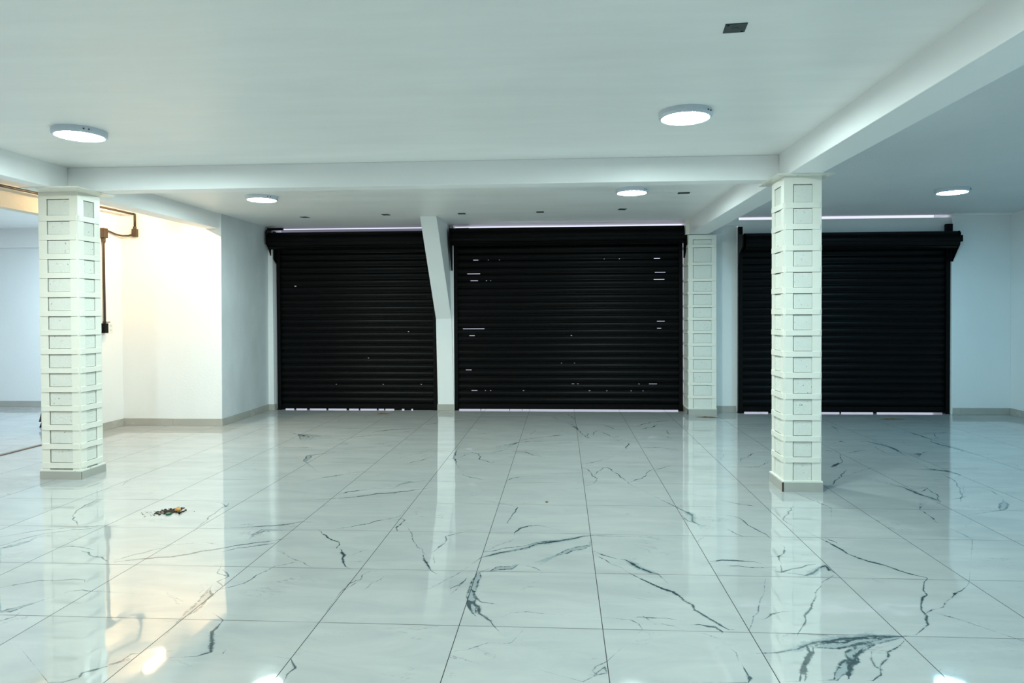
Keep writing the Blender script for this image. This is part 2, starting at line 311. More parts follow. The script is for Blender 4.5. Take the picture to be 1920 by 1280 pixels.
# ------------------------------------------------------------------ floor with its veins
VEINS = [
    (1, [(-2.89,0.98),(-2.76,1.1),(-2.56,1.18),(-2.39,1.22)]),
    (1, [(-2.76,0.84),(-2.71,1.01),(-2.64,1.09),(-2.42,1.19)]),
    (3, [(-2.72,0.8),(-2.7,0.84),(-2.66,0.93)]),
    (0, [(-2.99,2.07),(-2.94,2.17),(-3.01,2.39)]),
    (1, [(-2.76,1.41),(-2.82,1.53),(-2.86,1.65),(-2.85,1.77)]),
    (1, [(-2.76,1.41),(-2.66,1.3),(-2.59,1.22)]),
    (1, [(-2.42,0.82),(-2.35,0.86),(-2.27,0.83),(-2.18,0.81)]),
    (1, [(-2.23,0.78),(-2.1,0.71),(-1.98,0.64)]),
    (0, [(-2.1,0.71),(-2.03,0.73)]),
    (2, [(-1.94,0.63),(-1.83,0.67),(-1.65,0.74),(-1.51,0.84),(-1.41,0.9),(-1.22,1.01)]),
    (0, [(-1.84,0.88),(-1.72,0.92),(-1.62,0.95)]),
    (1, [(-1.96,0.63),(-1.9,0.74),(-1.78,0.88)]),
    (1, [(-1.44,0.81),(-1.38,0.87),(-1.21,0.95)]),
    (1, [(-1.81,1.22),(-1.84,1.41),(-1.86,1.59),(-1.87,1.74)]),
    (1, [(-1.93,1.74),(-1.85,1.65),(-1.84,1.67)]),
    (3, [(-1.21,0.02),(-1.21,0.12),(-1.23,0.24),(-1.25,0.31)]),
    (1, [(-1.34,0.6),(-1.31,0.51),(-1.23,0.47),(-1.25,0.4),(-1.21,0.35)]),
    (1, [(-1.23,0.47),(-1.3,0.56)]),
    (1, [(-1.21,0.3),(-1.15,0.35),(-1.12,0.39),(-1.1,0.49),(-1.05,0.61),(-0.99,0.65)]),
    (2, [(-1.53,1.23),(-1.41,1.25),(-1.3,1.29),(-1.21,1.36)]),
    (3, [(-1.4,1.1),(-1.38,1.18),(-1.29,1.19)]),
    (1, [(-1.02,1.18),(-0.94,1.07),(-0.85,0.99),(-0.82,0.9)]),
    (0, [(-1.03,0.74),(-0.94,0.68),(-0.87,0.61)]),
    (2, [(-1.02,0.0),(-1.01,-0.1),(-0.95,-0.23),(-0.93,-0.27),(-0.97,-0.3)]),
    (1, [(-0.88,-0.25),(-0.88,-0.28)]),
    (1, [(-2.27,0.28),(-2.18,0.35),(-2.15,0.37),(-1.93,0.4)]),
    (1, [(-1.9,0.26),(-1.8,0.27)]),
    (2, [(-1.98,-0.06),(-1.95,-0.01)]),
    (3, [(-2.05,0.03),(-2.02,0.05),(-1.99,0.1)]),
    (1, [(-1.4,-0.51),(-1.31,-0.48),(-1.32,-0.44),(-1.27,-0.41),(-1.21,-0.33)]),
    (1, [(-1.27,-0.38),(-1.21,-0.34)]),
    (1, [(-0.6,-0.3),(-0.55,-0.36),(-0.57,-0.41),(-0.55,-0.47)]),
    (1, [(-1.24,-0.37),(-1.23,-0.3),(-1.17,-0.29)]),
    (2, [(-1.14,1.9),(-1.02,1.95),(-0.91,2.02),(-0.79,2.07),(-0.61,2.17)]),
    (1, [(-1.18,2.04),(-1.04,2.13)]),
    (3, [(-0.81,2.29),(-0.77,2.37),(-0.7,2.38)]),
    (1, [(-0.92,1.24),(-0.82,1.3),(-0.7,1.43),(-0.61,1.49)]),
    (1, [(-0.63,1.41),(-0.59,1.45),(-0.56,1.42),(-0.58,1.27),(-0.56,1.21)]),
    (0, [(-0.52,1.29),(-0.39,0.98),(-0.31,0.81)]),
    (2, [(-0.32,0.81),(-0.27,0.69),(-0.23,0.6)]),
    (1, [(-0.2,1.17),(-0.25,1.12),(-0.24,1.01),(-0.26,0.94),(-0.27,0.87)]),
    (1, [(-0.26,0.8),(-0.23,0.71)]),
    (2, [(-0.79,0.87),(-0.74,0.74),(-0.69,0.63)]),
    (0, [(-0.71,0.79),(-0.66,0.86),(-0.61,0.87)]),
    (0, [(-0.68,0.7),(-0.6,0.72)]),
    (1, [(-0.61,0.32),(-0.59,0.41),(-0.57,0.46)]),
    (0, [(-0.51,0.33),(-0.46,0.51)]),
    (0, [(-0.6,0.33),(-0.55,0.57)]),
    (0, [(-0.2,0.37),(-0.13,0.48),(-0.07,0.59)]),
    (1, [(-0.1,0.38),(-0.07,0.42),(-0.04,0.48)]),
    (0, [(-0.09,0.31),(-0.05,0.42),(-0.05,0.51)]),
    (1, [(0.08,1.78),(0.14,1.74),(0.13,1.62),(0.1,1.48),(0.1,1.39)]),
    (2, [(0.15,1.21),(0.18,1.29),(0.23,1.33),(0.29,1.35)]),
    (4, [(0.0,0.79),(0.1,0.86),(0.2,0.92),(0.29,1.01),(0.37,1.06),(0.47,1.11),(0.6,1.18)]),
    (1, [(0.0,0.87),(0.1,0.93),(0.19,0.96),(0.31,1.06),(0.4,1.07)]),
    (0, [(0.01,0.88),(0.13,1.06),(0.24,1.18)]),
    (3, [(0.4,0.84),(0.48,0.93),(0.59,1.0)]),
    (3, [(0.07,0.6),(0.11,0.64),(0.17,0.65),(0.2,0.7)]),
    (0, [(0.24,0.69),(0.3,0.66),(0.33,0.62)]),
    (3, [(0.01,0.58),(0.01,0.47),(0.0,0.38),(0.0,0.3),(0.03,0.2),(0.06,0.12)]),
    (2, [(0.0,0.24),(0.03,0.22),(0.06,0.19),(0.06,0.12),(0.09,0.09),(0.12,0.05),(0.14,0.01)]),
    (1, [(0.0,0.38),(0.07,0.24),(0.13,0.22)]),
    (1, [(0.0,0.24),(0.03,0.13),(0.06,0.1)]),
    (0, [(0.18,0.1),(0.21,0.13),(0.28,0.14),(0.33,0.13)]),
    (2, [(0.61,0.91),(0.66,0.86),(0.7,0.81)]),
    (4, [(0.77,0.79),(0.83,0.69),(0.88,0.62),(0.91,0.6)]),
    (0, [(0.61,0.86),(0.69,0.73),(0.76,0.64)]),
    (2, [(0.79,0.58),(0.82,0.53),(0.88,0.47),(0.95,0.39),(0.98,0.3)]),
    (0, [(0.65,0.1),(0.72,0.09),(0.77,0.01)]),
    (1, [(0.76,0.12),(0.88,0.12)]),
    (0, [(0.78,0.13),(0.82,0.05)]),
    (0, [(0.85,0.06),(0.93,0.01)]),
    (1, [(0.6,-0.26),(0.56,-0.3),(0.54,-0.33),(0.55,-0.35),(0.59,-0.3),(0.6,-0.34),(0.56,-0.36),(0.51,-0.41)]),
    (0, [(0.06,-0.2),(0.14,-0.15)]),
    (1, [(0.22,-0.14),(0.23,-0.13)]),
    (1, [(0.6,2.91),(0.65,2.86),(0.67,2.69),(0.71,2.54),(0.7,2.44),(0.67,2.39)]),
    (1, [(0.69,2.64),(0.78,2.92),(0.82,2.92),(0.88,2.7),(0.92,2.55),(0.95,2.4)]),
    (1, [(0.94,2.43),(1.06,2.56),(1.18,2.88)]),
    (0, [(0.96,2.93),(1.07,2.97)]),
    (1, [(0.62,4.72),(0.66,4.44),(0.71,4.26)]),
    (1, [(0.71,4.26),(0.71,4.58)]),
    (1, [(0.76,4.44),(0.82,4.73)]),
    (1, [(0.87,4.63),(0.93,4.45),(0.98,4.31),(1.04,4.4)]),
    (1, [(0.93,5.09),(1.02,4.83),(1.09,4.79)]),
    (1, [(0.96,4.1),(1.05,4.17)]),
    (1, [(0.01,4.06),(0.07,4.19),(0.25,4.33)]),
    (1, [(0.0,4.02),(0.14,4.07),(0.27,4.07)]),
    (1, [(0.36,3.99),(0.6,4.02)]),
    (1, [(1.31,5.05),(1.42,5.22),(1.63,5.42),(1.81,5.43)]),
    (2, [(1.32,4.84),(1.45,4.95),(1.53,5.11)]),
    (0, [(1.46,4.51),(1.6,4.25)]),
    (1, [(1.6,4.75),(1.58,4.51)]),
    (1, [(1.21,3.79),(1.39,3.8),(1.56,3.65)]),
    (1, [(1.23,2.88),(1.31,2.98)]),
    (1, [(0.0,2.44),(0.04,2.54),(0.12,2.59)]),
    (2, [(0.0,3.56),(0.08,3.53),(0.17,3.41)]),
    (1, [(-0.44,3.51),(-0.34,3.44),(-0.3,3.21),(-0.18,3.06),(-0.14,3.15)]),
    (1, [(-0.22,3.48),(-0.12,3.63)]),
    (1, [(0.61,3.06),(0.73,3.15),(0.83,3.25)]),
    (1, [(-0.36,2.6),(-0.29,2.55),(-0.2,2.48)]),
    (0, [(-0.58,4.44),(-0.42,4.49),(-0.34,4.59)]),
    (1, [(-0.12,4.58),(-0.06,4.65)]),
    (0, [(0.09,4.42),(0.15,4.75)]),
    (1, [(0.49,5.93),(0.56,5.73),(0.59,5.49)]),
    (1, [(0.31,5.66),(0.41,5.48)]),
    (1, [(-0.5,3.27),(-0.44,3.44)]),
    (1, [(1.11,4.02),(1.04,3.71)]),
    (1, [(2.01,3.27),(2.1,3.4),(2.2,3.57)]),
    (0, [(1.84,3.26),(1.93,3.53)]),
    (4, [(1.23,1.71),(1.26,1.61),(1.25,1.48),(1.27,1.41)]),
    (1, [(1.21,1.59),(1.22,1.48),(1.27,1.41)]),
    (1, [(1.56,1.95),(1.66,1.86),(1.77,1.82)]),
    (1, [(1.96,3.0),(2.1,3.0),(2.22,3.18)]),
    (1, [(1.49,1.62),(1.56,1.55),(1.58,1.42),(1.6,1.34),(1.64,1.19)]),
    (1, [(1.43,1.33),(1.48,1.2)]),
    (0, [(1.21,1.11),(1.26,1.19)]),
    (2, [(1.21,0.79),(1.27,0.82),(1.33,0.81),(1.44,0.8)]),
    (0, [(1.21,0.76),(1.26,0.81)]),
    (1, [(1.29,0.73),(1.39,0.72),(1.51,0.73)]),
    (1, [(1.56,0.75),(1.54,0.65),(1.61,0.7),(1.7,0.76),(1.75,0.78)]),
    (4, [(1.64,0.62),(1.71,0.68),(1.79,0.76),(1.78,0.69)]),
    (0, [(1.54,0.65),(1.65,0.62)]),
    (2, [(1.79,0.76),(1.8,0.66)]),
    (1, [(1.67,1.03),(1.6,0.88),(1.57,0.77)]),
    (0, [(1.55,0.88),(1.65,0.87)]),
    (1, [(1.96,1.8),(1.9,1.66),(1.84,1.58),(1.82,1.47)]),
    (2, [(1.92,1.19),(1.95,1.06),(1.97,1.0),(1.98,0.94),(2.04,0.83),(2.09,0.77),(2.14,0.7),(2.22,0.62)]),
    (2, [(1.95,1.19),(1.98,1.12)]),
    (1, [(2.14,2.09),(2.2,1.92),(2.23,1.81)]),
    (1, [(2.22,0.61),(2.13,0.46),(2.06,0.34),(1.99,0.2),(1.95,0.11),(1.86,0.02)]),
    (0, [(2.4,0.58),(2.36,0.53)]),
    (2, [(2.3,0.47),(2.22,0.39)]),
    (0, [(2.22,0.39),(2.11,0.29),(2.05,0.25)]),
    (0, [(1.99,0.2),(2.05,0.26)]),
    (1, [(1.39,0.0),(1.5,0.21),(1.66,0.49)]),
    (1, [(1.69,0.54),(1.78,0.63)]),
    (0, [(1.2,0.02),(1.3,0.23),(1.43,0.56)]),
    (1, [(1.3,0.13),(1.39,0.21)]),
    (2, [(0.98,0.3),(1.02,0.26),(1.02,0.2),(1.06,0.13),(1.08,0.07),(1.12,0.02)]),
    (2, [(1.01,0.06),(1.07,0.04),(1.09,0.0)]),
    (4, [(1.26,-0.16),(1.34,-0.12),(1.44,-0.07),(1.55,-0.04),(1.67,-0.01),(1.76,-0.01),(1.8,-0.01)]),
    (3, [(1.41,-0.11),(1.5,-0.1),(1.61,-0.06),(1.71,-0.04),(1.79,-0.02)]),
    (2, [(1.39,-0.11),(1.36,-0.2),(1.3,-0.29),(1.27,-0.36)]),
    (1, [(1.41,-0.11),(1.31,-0.3),(1.29,-0.36)]),
    (3, [(1.71,-0.04),(1.61,-0.09),(1.54,-0.16),(1.49,-0.24),(1.41,-0.35)]),
    (2, [(1.59,-0.12),(1.5,-0.25),(1.46,-0.34)]),
    (1, [(1.79,-0.04),(1.69,-0.14),(1.61,-0.25),(1.54,-0.35)]),
    (1, [(1.62,-0.14),(1.59,-0.25),(1.6,-0.27)]),
    (0, [(1.18,-0.17),(1.24,-0.16)]),
    (1, [(1.1,-0.17),(1.1,-0.22)]),
    (2, [(1.1,-0.29),(1.11,-0.35),(1.09,-0.38)]),
    (0, [(1.01,-0.02),(1.05,-0.06)]),
    (4, [(2.97,2.37),(2.99,2.2),(3.03,2.0)]),
    (1, [(3.02,2.35),(3.15,2.38)]),
    (1, [(3.13,2.35),(3.09,2.13),(3.03,2.0)]),
    (1, [(3.13,2.35),(3.03,2.25)]),
    (1, [(2.45,2.4),(2.6,2.62),(2.79,2.93)]),
    (1, [(2.72,3.03),(2.88,3.24)]),
    (0, [(2.67,2.69),(3.09,3.08)]),
    (4, [(3.42,2.96),(3.58,2.93),(3.61,2.78)]),
    (1, [(3.48,2.81),(3.45,2.55),(3.29,2.19),(3.16,2.0)]),
    (1, [(3.13,2.04),(3.29,2.14)]),
    (0, [(3.43,2.44),(3.29,2.19)]),
    (1, [(2.79,1.8),(2.78,1.66),(2.76,1.53)]),
    (1, [(2.77,1.36),(2.79,1.21)]),
    (1, [(3.56,2.32),(3.53,2.15)]),
    (3, [(3.46,2.01),(3.32,1.8)]),
    (1, [(2.11,0.17),(2.12,0.16)]),
    (4, [(3.51,4.17),(3.57,4.02),(3.59,3.85),(3.57,3.66)]),
    (1, [(3.44,3.87),(3.42,3.65)]),
    (1, [(3.17,4.12),(3.25,4.19),(3.28,4.11)]),
    (1, [(3.77,4.12),(3.88,4.12)]),
    (2, [(3.14,3.64),(3.22,3.7)]),
    (1, [(3.74,3.61),(3.83,3.69)]),
    (2, [(4.18,4.72),(4.2,4.51),(4.2,4.32)]),
    (1, [(4.28,4.65),(4.61,4.75)]),
    (1, [(4.4,4.66),(4.29,4.38)]),
    (4, [(4.13,4.19),(4.13,4.04),(4.17,3.95),(4.18,3.68)]),
    (4, [(3.48,3.02),(3.52,2.94),(3.58,2.88)]),
    (1, [(2.89,3.77),(3.0,3.63)]),
    (2, [(2.7,3.03),(2.83,3.19)]),
    (1, [(2.98,3.56),(2.92,3.38),(2.94,3.39)]),
    (1, [(3.5,3.26),(3.51,3.19)]),
    (1, [(4.59,4.66),(4.66,4.59)]),
    (1, [(3.69,3.22),(3.76,3.23)]),
    (1, [(3.51,5.11),(3.49,4.88)]),
    (1, [(5.0,4.28),(5.04,4.25)]),
    (1, [(4.3,3.2),(4.26,3.09)]),
    (1, [(-2.43,3.63),(-2.24,3.67),(-2.12,3.69),(-2.03,3.66)]),
    (3, [(-1.84,3.05),(-1.9,3.28),(-1.84,3.38)]),
    (1, [(-2.27,4.86),(-2.19,4.94)]),
    (1, [(-2.57,4.47),(-2.44,4.38)]),
    (1, [(-2.56,5.38),(-2.46,5.45)]),
    (0, [(-2.29,5.26),(-2.31,5.42)]),
    (1, [(-2.01,4.73),(-1.84,4.8)]),
    (2, [(-1.64,4.57),(-1.46,4.72),(-1.23,4.8)]),
    (1, [(-1.34,4.55),(-1.22,4.64)]),
    (2, [(-1.75,4.27),(-1.63,4.31)]),
    (1, [(-1.51,2.46),(-1.42,2.51),(-1.33,2.62),(-1.22,2.71)]),
    (1, [(-1.19,2.0),(-1.13,2.08),(-1.02,2.13)]),
    (1, [(-0.92,3.01),(-0.84,3.12),(-0.77,3.24)]),
    (0, [(-1.04,3.26),(-0.83,3.58)]),
    (1, [(-1.09,2.55),(-1.04,2.6)]),
    (2, [(-0.57,3.55),(-0.55,3.28),(-0.49,3.05)]),
    (0, [(-0.43,3.52),(-0.36,3.46)]),
    (1, [(-1.15,5.05),(-1.04,5.2),(-0.62,5.44)]),
    (0, [(-1.36,3.65),(-1.23,3.9)]),
    (0, [(-2.54,3.41),(-2.49,3.46)]),
    (1, [(-2.39,2.9),(-2.35,2.95)]),
    (0, [(-2.55,2.81),(-2.44,2.95)]),
]

def build_floor():
    rnd = random.Random(5)
    WID = {0: 0.009, 1: 0.013, 2: 0.020, 3: 0.036, 4: 0.040}
    verts = [(-9.2, -5.2), (6.3, -5.2), (6.3, 6.45), (-9.2, 6.45)]
    edges = [(0, 1), (1, 2), (2, 3), (3, 0)]
    segs = []
    def poly(ps):
        i0 = len(verts)
        for p in ps: verts.append((min(max(p[0], -9.1), 6.2), min(max(p[1], -5.1), 6.4)))
        for k in range(len(ps)-1): edges.append((i0+k, i0+k+1))
    for st, pts in VEINS:
        w0 = WID[st]
        fine = [Vector(pts[0])]
        for a, b in zip(pts, pts[1:]):
            a = Vector(a); b = Vector(b); d = b-a; n = max(1, int(d.length/0.045))
            nn = Vector((-d.y, d.x)).normalized() if d.length > 1e-6 else Vector((0, 0))
            for k in range(1, n+1):
                j = rnd.uniform(-1, 1)*min(0.011, d.length*0.15)
                fine.append(a + d*(k/n) + nn*j)
        L_ = len(fine)
        if L_ < 3: fine.insert(1, (fine[0]+fine[1])/2); L_ = 3
        A, B, ws = [], [], []
        for k, p in enumerate(fine):
            d = fine[min(k+1, L_-1)] - fine[max(k-1, 0)]
            nn = Vector((-d.y, d.x)).normalized() if d.length > 1e-6 else Vector((0, 1))
            t = k/(L_-1); w = w0*(0.35+0.65*min(1, 5*min(t, 1-t)))*rnd.uniform(0.7, 1.15)
            ws.append(w); A.append(p+nn*w); B.append(p-nn*w)
        poly(fine); poly(A); poly(B)
        if st >= 3:
            poly([f+(a-f)*0.55 for f, a in zip(fine, A)]); poly([f+(b-f)*0.55 for f, b in zip(fine, B)])
        amp = {0: 0.70, 1: 0.86, 2: 1.0, 3: 0.80, 4: 1.0}[st]
        for k in range(L_-1): segs.append((fine[k], fine[k+1], ws[k], ws[k+1], amp, st))
    r = geometry.delaunay_2d_cdt([Vector(v) for v in verts], edges, [], 0, 1e-5)
    vv, faces = r[0], r[2]
    cell = {}
    for s in segs:
        a, b, wa, wb, amp, st = s
        m_ = max(wa, wb)+0.001
        for i in range(int(math.floor((min(a.x, b.x)-m_)/0.1)), int(math.floor((max(a.x, b.x)+m_)/0.1))+1):
            for j in range(int(math.floor((min(a.y, b.y)-m_)/0.1)), int(math.floor((max(a.y, b.y)+m_)/0.1))+1):
                cell.setdefault((i, j), []).append(s)
    def val(p):
        best = 0.0; fl = 0.0
        for a, b, wa, wb, amp, st in cell.get((int(math.floor(p.x/0.1)), int(math.floor(p.y/0.1))), ()):
            d = b-a; l2 = d.length_squared
            t = 0 if l2 < 1e-9 else max(0, min(1, (p-a).dot(d)/l2))
            w = wa+(wb-wa)*t
            u = (p-(a+d*t)).length/w
            if st == 3: x = (1-abs(u-0.55)/0.45)*amp
            elif st == 4: x = (1-u/0.55)*amp
            else: x = (1-u)*amp
            if x > best: best = x
            if st >= 3 and 1-u > fl: fl = 1-u
        return best, fl
    me = bpy.data.meshes.new('floor')
    me.from_pydata([(v.x, v.y, 0) for v in vv], [], faces)
    at = me.attributes.new('vein', 'FLOAT', 'POINT')
    a2 = me.attributes.new('vein_fill', 'FLOAT', 'POINT')
    VF = [val(v) for v in vv]
    me.attributes['vein'].data.foreach_set('value', [q[0] for q in VF]); me.attributes['vein_fill'].data.foreach_set('value', [q[1] for q in VF])
    me.materials.append(M['marble'])
    for p in me.polygons:
        if p.normal.z < 0: p.flip()
    o = bpy.data.objects.new('floor', me); C.objects.link(o); o['kind'] = 'structure'
build_floor()
sbox('floor_outside', 'pavement', [(-12, 10, 6.45, 20, -0.3, -0.015)])

# ------------------------------------------------------------------ room shell
ZM, ZR, ZL = 2.485, 2.53, 2.54
sbox('ceiling_main', 'ceiling', [(-3.60, 2.20, -5.1, 6.34, ZM, 2.8)])
sbox('ceiling_right', 'stucco', [(2.20, 5.345, -5.1, 6.125, ZR, 2.8), (5.345, 6.2, -5.1, 6.45, ZR, 2.8)])
sbox('ceiling_left', 'ceiling', [(-9.2, -3.60, -5.1, 6.45, ZL, 2.8)])
bm = bmesh.new(); bx(bm, -3.62, -3.50, -5.1, 2.37, 2.30, ZL)
v8 = bx(bm, -3.70, -3.50, 2.37, 4.885, 2.30, ZL)
for v in v8:
    if v.co.y > 4: v.co.x += -0.03 if v.co.x < -3.6 else -0.057
    if v.co.y > 4 and v.co.z < 2.4: v.co.z = 2.312
struct('trim_1', bm, 'beam', 0.004)      # long beam on the left
sbox('trim_2', 'beam', [(2.065, 2.30, -5.1, 6.14, 2.30, ZR)], 0.004)        # long beam on the right
sbox('trim_3', 'beam', [(-3.50, 2.065, 2.385, 2.54, 2.30, ZM)], 0.003)      # cross beam
sbox('trim_4', 'steel', [(2.02, 2.09, 5.94, 6.05, 2.30, ZM)])               # stub over the rear pillar
sbox('trim_5', 'header', [(-4.87, -4.75, -5.1, 4.2, 2.32, ZL)])             # header over the side opening
sbox('trim_6', 'strip', [(-4.835, -4.79, -5.0, 4.2, 0.0, 0.006)])           # threshold strip
sbox('trim_7', 'ceiling', [(-9.1, -4.87, 6.34, 6.4, 2.27, ZL)])             # band on the side room's end wall

sbox('wall_left', 'wall', [(-4.87, -4.75, 4.2, 4.885, 0, ZL)])
bm = bmesh.new(); v8 = bx(bm, -4.87, -3.55, 4.885, 6.45, 0, ZL)
for v in v8:
    if v.co.x > -4 and v.co.z > 1: v.co.x = -3.532
o = struct('wall_left_block', bm, 'wall', 0.006)
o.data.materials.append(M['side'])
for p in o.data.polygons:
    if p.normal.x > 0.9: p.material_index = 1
sbox('wall_left_pilaster', 'wall', [(-3.55, -3.475, 6.15, 6.45, 0, ZM)], 0.003)
sbox('wall_side_room_back', 'wall', [(-9.2, -4.87, 6.4, 6.6, 0, ZL)])
sbox('wall_side_room_left', 'wall', [(-9.3, -9.1, -5.1, 6.4, 0, ZL)])
sbox('wall_front', 'wall', [(-9.3, 6.3, -5.2, -5.0, 0, ZL)])
sbox('wall_right', 'wall', [(6.06, 6.3, -5.1, 6.45, 0, ZR)])
sbox('wall_back_right', 'wall', [(5.345, 6.06, 6.03, 6.45, 0, ZR)], 0.003)
sbox('wall_back_pier', 'wall', [(2.404, 2.7165, 6.14, 6.45, 0, ZR), (2.06, 2.404, 6.14, 6.45, 2.29, ZR)], 0.003)
sbox('wall_outside_fascia', 'fascia', [(-4.2, -0.9, 6.95, 7.05, 2.0, 2.548)])
sbox('wall_back_pier_top', 'wall', [(2.31, 2.7165, 6.065, 6.14, 2.42, ZR)])
sbox('wall_back_lintel_right', 'wall', [(2.7165, 5.345, 6.065, 6.125, 2.24, 2.490)])
# cove added at the right wall's ceiling corner, sloped to catch leaking daylight
bm = bmesh.new(); prism(bm, [(5.995, ZR), (6.03, ZR-0.018), (6.04, ZR-0.018), (6.04, ZR)], 5.345, 6.06, 'x'); struct('trim_9', bm, 'wall')
# leaning buttress between the first two shutters
bm = bmesh.new()
YZ = [(6.2, 0.0), (6.45, 0.0), (6.45, ZM), (5.3, ZM), (6.195, 1.235)]
def bxof(z): t = z/ZM; return -1.232-0.040*t, -1.012-0.058*t
A = [bm.verts.new((bxof(z)[0], y, z)) for y, z in YZ]; B = [bm.verts.new((bxof(z)[1], y, z)) for y, z in YZ]
bm.faces.new(A); bm.faces.new(B[::-1])
for i in range(5): bm.faces.new((A[i], B[i], B[(i+1) % 5], A[(i+1) % 5]))
struct('wall_back_buttress', bm, 'wall', 0.004)

sbox('wall_back_jamb', 'wall', [(-1.06, -1.0095, 6.21, 6.45, 0, ZM)], 0.002)

def skirting(name, runs, h=0.085, t=0.011):
    bm = bmesh.new()
    for (x0, y0, x1, y1) in runs:
        d = Vector((x1-x0, y1-y0)); Ln = d.length; d.normalize(); nn = Vector((-d.y, d.x))
        s = 0.0
        while s < Ln-1e-4:
            e = min(s+0.6, Ln)
            if Ln-e < 0.05: e = Ln
            a = Vector((x0, y0))+d*(s+0.0008); b = Vector((x0, y0))+d*(e-0.0008)
            q = [a, b, b+nn*t, a+nn*t]
            prism(bm, [(p.x, p.y) for p in q], 0.001, h, 'z')
            s = e
    return struct(name, bm, 'plinth')
skirting('baseboard_left', [(-4.75, 4.874, -4.75, 4.2)][::-1])
skirting('baseboard_left_block', [(-3.55+0.011, 4.885, -4.739, 4.885)][::1])
bpy.data.objects['baseboard_left_block']
skirting('baseboard_left_side', [(-3.55, 6.139, -3.55, 4.885)])
skirting('baseboard_left_pilaster', [(-3.475+0.011, 6.15, -3.55, 6.15), (-3.475, 6.22, -3.475, 6.15)])
skirting('baseboard_back_buttress', [(-1.005, 6.2, -1.24, 6.2)])
skirting('baseboard_back_pier', [(2.70, 6.14, 2.404, 6.14)])
skirting('baseboard_back_right', [(6.049, 6.03, 5.36, 6.03)])
skirting('baseboard_right', [(6.06, -5.0, 6.06, 6.019)])
skirting('baseboard_side_room', [(-4.88, 6.4, -9.1, 6.4)])

